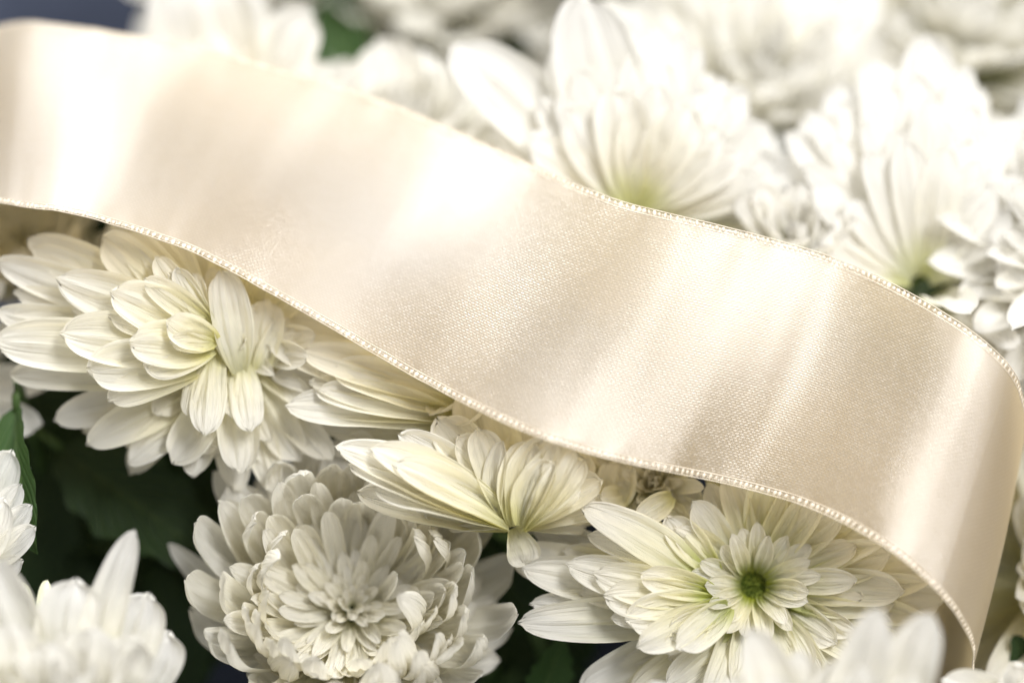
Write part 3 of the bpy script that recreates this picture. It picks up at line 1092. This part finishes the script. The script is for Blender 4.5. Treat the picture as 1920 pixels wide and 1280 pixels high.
# bright flower in the bottom left corner
make_flower('bright white flower at the bottom left corner with one long petal standing up', 140, 1350, -1.2, (0.05, 0.75, 0.66),
            'cup', 0.9, M_WHITE, 17, drop=lambda x, y, d, ri: y < 1180 or x > 300, heroes=[
    H(165, 1280, -1.0, 252, 990, -1.1, 92, tm=0.4, k=1.5, base=0.55, cup=0.9, **up),
    H(215, 1310, -0.9, 280, 1108, -0.9, 118, tm=0.6, cup=0.8, **up),
    H(70, 1300, -1.2, -40, 1035, -1.5, 140, tm=0.5, **up),
    H(120, 1300, -1.2, 140, 1080, -1.3, 130, tm=0.6, **up),
    H(240, 1340, -1.0, 318, 1180, -0.8, 120, tm=0.6, **up),
    H(60, 1330, -1.7, 20, 1160, -2.2, 130, tm=0.55, **up),
    H(150, 1340, -1.7, 180, 1170, -2.1, 130, tm=0.55, **up),
    H(200, 1350, -1.5, 260, 1190, -1.8, 120, tm=0.55, **up),
    H(100, 1340, -1.8, 95, 1200, -2.3, 120, tm=0.55, **up),
    H(78, 1200, -0.3, 42, 1090, -0.3, 34, m=M_BUD, cup=1.3),
    H(84, 1200, -0.3, 87, 1086, -0.3, 36, m=M_BUD, cup=1.3),
])
make_flower('white flower cut off by the left edge beside the green leaf', -130, 1010, 0.9, (0.3, 0.35, 0.9), 'small', 0.9, M_WHITE, 18, heroes=[
    H(-60, 1040, 0.6, 22, 840, 0.4, 90),
    H(-60, 1060, 0.5, 40, 905, 0.3, 60),
    H(-50, 1070, 0.4, 60, 945, 0.2, 60, cup=1.2),
    H(-50, 1080, 0.3, 68, 985, 0.1, 64, cup=1.2),
    H(-60, 1090, 0.3, 45, 1050, 0.1, 60, cup=1.2),
    H(-60, 1080, 0.2, 10, 930, 0.0, 90),
])
make_flower('crumpled cream flower in the ribbon shade between the side-on and green-eyed flowers', 1225, 910, 1.15, (0.0, 0.2, 0.95), 'flat', 0.66, M_IVORY, 19, jit=2.2, eye=False, drop=lambda x, y, d, ri: x > 1330 or y > 1010, rings=[(7, 0.05, 0.8, 0.4, 76, 84, 0.9, 0.0)] + TYPES['flat'][:5], heroes=[
    H(1290, 1010, 1.1, 1270, 880, 1.0, 90, cup=1.2),
    H(1150, 960, 0.9, 1160, 860, 0.9, 90, cup=1.2),
    H(1260, 930, 0.6, 1190, 975, 0.3, 60, cup=1.2),
])
# ---- flowers above the ribbon
make_flower('large white flower with broad upright petals above the ribbon, top centre', 1190, 430, 3.2, (0.0, 0.72, 0.68),
            'cup', 1.0, M_WHITE, 20, rings=TYPES['cup'][5:], drop=lambda x, y, d, ri: y < 220 or x < 980, heroes=
    arcfan(1190, 410, 3.0, 15, 120, 13, 350, 84, 2.6, 1, cup=0.3, groove=0.6) + arcfan(1190, 415, 2.8, 12, 140, 13, 290, 80, 2.3, 2, cup=0.3, groove=0.6) +
    fan(1185, 400, 3.1, [(1075, -10, 2.4, 165), (848, 82, 2.7, 150), (1150, 20, 3.4, 130), (1225, 45, 3.3, 125), (1290, 95, 3.2, 120), (1340, 140, 3.1, 110),
                         (1400, 165, 3.0, 100), (1445, 235, 2.9, 100), (1460, 300, 2.8, 100), (1000, 180, 3.3, 130), (920, 230, 2.9, 110)], 120, tm=0.6, **up) +
    fan(1185, 400, 2.7, [(1150, 160, 2.0, 110), (1230, 150, 2.0, 110), (1300, 190, 2.0, 105), (1360, 240, 2.1, 100), (1060, 200, 2.1, 110), (1400, 290, 2.1, 90), (990, 270, 2.1, 90)], 100, tm=0.6, **up))
make_flower('white flower with pale green centre, upper right above the ribbon', 1715, 500, 3.2, (-0.1, 0.8, 0.6),
            'cup', 0.85, M_WHITE, 21, rings=TYPES['cup'][5:], drop=below(330), heroes=
    arcfan(1725, 530, 3.0, 35, 160, 15, 390, 84, 2.6, 4, cup=0.25, groove=0.5) + arcfan(1725, 530, 2.7, 25, 165, 14, 320, 80, 2.2, 5, cup=0.25, groove=0.5) + arcfan(1725, 530, 2.5, 20, 160, 10, 250, 76, 1.9, 6, cup=0.25, groove=0.5) +
    fan(1720, 515, 3.2, [(1638, 112, 3.2, 125), (1738, 62, 3.2, 125), (1800, 150, 3.4, 80), (1838, 160, 3.3, 74), (1560, 160, 3.4, 120), (1505, 215, 3.2, 120), (1475, 280, 3.0, 110),
                         (1870, 210, 3.3, 110), (1890, 300, 3.1, 120), (1470, 330, 2.9, 100)], 120, tm=0.65, **up) )
make_flower('small ragged white flower hugging the upper edge of the ribbon', 1490, 480, 2.4, (-0.1, 0.7, 0.7), 'small', 0.7, M_WHITE, 22, heroes=
    fan(1480, 470, 2.4, [(1375, 375, 2.2, 60), (1420, 345, 2.2, 70), (1455, 370, 2.1, 60), (1505, 345, 2.2, 70), (1550, 380, 2.2, 70), (1600, 430, 2.3, 70), (1640, 470, 2.3, 80)], 66, **up))
make_flower('blurred flower with green throat behind the large white one, top right', 1425, 205, 6.2, (0.1, 0.62, 0.75), 'cup', 1.0, M_WHITE, 23,
            drop=lambda x, y, d, ri: y > 230, heroes=
    fan(1430, 205, 6.0, [(1645, -20, 5.5, 130), (1600, 40, 5.3, 110), (1580, 120, 5.2, 110), (1540, 190, 5.2, 100), (1530, -30, 5.8, 130), (1420, -30, 6, 130), (1320, -20, 6, 130), (1250, 50, 6, 130), (1240, 120, 6, 120)], 120, **up))
make_flower('cream blurred flower in the top right corner', 1800, 90, 8.0, (0.05, 0.55, 0.83), 'cup', 1.25, M_WHITE, 24)
make_flower('blurred white flower with very broad petal behind the ribbon, top left', 440, 280, 5.0, (0.0, 0.75, 0.65), 'cup', 0.9, M_WHITE, 25,
            drop=below(110), heroes=
    fan(450, 290, 4.6, [(345, -60, 4.0, 200), (440, -40, 4.3, 150), (578, 12, 4.0, 130), (622, 120, 4.2, 80), (285, 80, 4.6, 90), (400, 60, 4.0, 130), (540, 110, 4.0, 90)], 120, tm=0.65, **up))
make_flower('soft white flower behind the ribbon between the broad petal and the upright one', 770, 300, 5.0, (0.0, 0.75, 0.65), 'cup', 0.9, M_WHITE, 26,
            drop=below(130), heroes=
    fan(770, 300, 4.8, [(715, 68, 4.4, 135), (790, 90, 4.6, 130), (660, 150, 4.6, 100), (850, 190, 4.6, 110)], 120, tm=0.65, **up))
make_flower('far blurred white flower at the top edge, left of the upright one', 830, -60, 9.4, (0.0, 0.5, 0.85), 'dome', 1.35, M_WHITE, 27)
make_flower('far white flower at the top edge directly behind the upright one', 1130, -110, 9.6, (0.0, 0.6, 0.75), 'dome', 1.2, M_WHITE, 33)
make_flower('white flower cut off by the right edge above the ribbon', 2040, 480, 2.6, (-0.3, 0.5, 0.8), 'cup', 0.85, M_WHITE, 28, heroes=[
    H(1990, 560, 2.2, 1866, 492, 1.7, 110, cup=1.2),
    H(2010, 560, 2.4, 1868, 430, 2.0, 110, cup=1.0),
    H(2010, 420, 2.8, 1880, 330, 2.5, 110, cup=1.0),
    H(2010, 680, 2.8, 1884, 625, 2.3, 100, cup=1.0),
])
make_flower('flower right of the ribbon fold, warm in its glow', 1985, 1090, 2.8, (-0.1, 0.3, 0.92), 'cup', 1.0, M_IVORY, 29)
make_flower('flower peeping out under the left end of the ribbon', 40, 440, 3.9, (0.0, 0.4, 0.9), 'flat', 0.6, M_IVORY, 30, rings=BOWL, eye=False)
make_flower('far greyish flower at the top edge, left of the broad petal', 380, -130, 8.8, (0.0, 0.6, 0.75), 'dome', 1.0, M_WHITE, 31, drop=lambda x, y, d, ri: x < 230)
make_flower('far white flower at the top edge between broad petal and green leaf', 530, -120, 9.0, (0.0, 0.6, 0.75), 'dome', 1.0, M_WHITE, 34)

# ------------------------------------------------------------------ leaves
def leaf_verts(L, W, th0, th1, fold, rng, nu=13, nv=25):
    u = np.linspace(-1, 1, nu)[None, :]
    t = np.linspace(0, 1, nv)
    th = th0 + (th1 - th0) * t
    y = np.concatenate([[0], np.cumsum(np.cos(th[1:]))]) / (nv - 1) * L
    z = np.concatenate([[0], np.cumsum(np.sin(th[1:]))]) / (nv - 1) * L
    w = np.sin(np.clip(t, 0, 1) ** 0.8 * math.pi) ** 0.75 * W / 2 + 0.03
    lob = 1 + 0.10 * np.sin(t * 34)
    edge = np.abs(u) ** 3
    ww = w[:, None] * (1 - edge + edge * lob[:, None])
    X = u * ww * math.cos(fold)
    N = np.abs(u) * ww * math.sin(fold) + 0.05 * W * np.sin(t[:, None] * 9 + u * 2 + rng.uniform(0, 6)) * np.abs(u)
    cy, sy = np.cos(th)[:, None], np.sin(th)[:, None]
    v = np.stack([X, y[:, None] - sy * N, z[:, None] + cy * N], -1).reshape(-1, 3)
    uv = np.stack(np.meshgrid(np.linspace(0, 1, nu), t), -1).reshape(-1, 2)
    return v, uv, nu, nv


def make_leaf(label, b, t, w, face=(0, 0, 1), arch=14, fold=0.25, seed=0, mat=None):
    rng = random.Random(seed)
    B, T = P(*b), P(*t)
    y = T - B
    L = np.linalg.norm(y)
    y /= L
    n = camdir(*face)
    n = n - y * (n @ y)
    n /= np.linalg.norm(n)
    x = np.cross(y, n)
    e = bpy.data.objects.new('leaf', None)
    COL.objects.link(e)
    M = mat4(np.stack([x, y, n], 1), B)
    e.matrix_world = M
    tag(e, label, 'leaf', 'green leaves between the flowers')
    v, uv, nu, nv = leaf_verts(L, w / PXCM, R(arch), R(-arch), fold, rng)
    link('blade', mesh_from_grid('blade', v, nu, nv, mat or M_LEAF, uv), e)
    A = np.stack([x, y, n], 1)
    end = np.array([B[0], B[1] + 0.5, TABLE_Z + 0.1])
    path = [np.array([0, 0.05, 0.0]), np.array([0, -0.5, -0.15]), (end - B) @ A * 0.5 + [0, -0.4, 0], (end - B) @ A]
    pts = catmull(path, 9)
    tvs, tfs = tube(pts, [0.07] * 9, 6)
    link('leaf_stalk', mesh_poly('leaf_stalk', tvs, tfs, M_STEM), e)
    return e


# @@LEAVES
make_leaf('bright green leaf at the left edge below the large drooping flower', (30, 765, 1.2), (70, 1040, 0.3), 130, (-0.6, 0.2, 0.8), 12, 0.5, 1, M_LEAF_LIT)
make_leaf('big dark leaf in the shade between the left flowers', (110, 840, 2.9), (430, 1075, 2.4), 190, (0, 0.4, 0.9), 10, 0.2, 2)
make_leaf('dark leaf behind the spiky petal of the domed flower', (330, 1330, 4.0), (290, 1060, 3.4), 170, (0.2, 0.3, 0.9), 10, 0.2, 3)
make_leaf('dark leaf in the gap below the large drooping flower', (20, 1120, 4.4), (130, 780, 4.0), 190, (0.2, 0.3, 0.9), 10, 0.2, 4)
make_leaf('small green leaf in the gap left of the green-eyed flower', (1010, 1320, 2.2), (1055, 1195, 1.6), 90, (0.2, 0.3, 0.9), 10, 0.4, 5, M_LEAF_LIT)
make_leaf('dark leaf below the side-on flower', (1000, 1180, 3.6), (880, 960, 3.0), 150, (0.1, 0.4, 0.9), 10, 0.2, 6)
make_leaf('dark leaf by the right edge above the ribbon fold', (1960, 640, 4.6), (1740, 540, 4.0), 170, (0.1, 0.4, 0.9), 10, 0.2, 7)
make_leaf('blurred green leaf between the top left petals', (650, 230, 7.2), (625, -60, 7.6), 130, (0.1, 0.3, 0.9), 10, 0.2, 8, M_LEAF_LIT)
make_leaf('blurred green leaf at the throat of the top right flower', (1480, 300, 6.8), (1395, 150, 6.4), 90, (0.1, 0.3, 0.9), 10, 0.2, 9, M_LEAF_LIT)
make_leaf('blurred green leaf behind the soft white flower', (840, 300, 8.0), (990, 60, 8.0), 120, (0.1, 0.3, 0.9), 10, 0.2, 10)
make_leaf('dark leaf in the bottom right corner', (1960, 1330, 1.6), (1900, 1190, 1.4), 90, (0.1, 0.3, 0.9), 10, 0.2, 11)

# leaves added deep in the gaps to hide the table and darken them
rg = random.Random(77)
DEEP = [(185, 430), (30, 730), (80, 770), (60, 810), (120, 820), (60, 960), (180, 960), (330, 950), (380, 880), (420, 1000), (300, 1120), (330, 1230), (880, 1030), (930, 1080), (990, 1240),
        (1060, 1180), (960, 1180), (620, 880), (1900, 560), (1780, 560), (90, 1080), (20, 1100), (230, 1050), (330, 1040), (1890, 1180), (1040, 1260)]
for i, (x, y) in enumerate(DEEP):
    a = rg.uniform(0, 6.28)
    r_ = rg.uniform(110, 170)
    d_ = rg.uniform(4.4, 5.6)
    make_leaf('dark leaf added deep in a gap between flowers to darken it', (x - r_ * math.cos(a), y - r_ * math.sin(a), d_ + 0.4), (x + r_ * math.cos(a), y + r_ * math.sin(a), d_ - 0.2),
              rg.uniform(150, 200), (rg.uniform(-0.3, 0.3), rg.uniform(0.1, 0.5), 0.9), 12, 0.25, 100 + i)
# arrangement beyond the left edge: one flower added to shade the left gap
make_flower('white flower added almost wholly beyond the left edge to shade the gap', -340, 760, 1.8, (0.1, 0.4, 0.9), 'cup', 1.0, M_WHITE, 41)
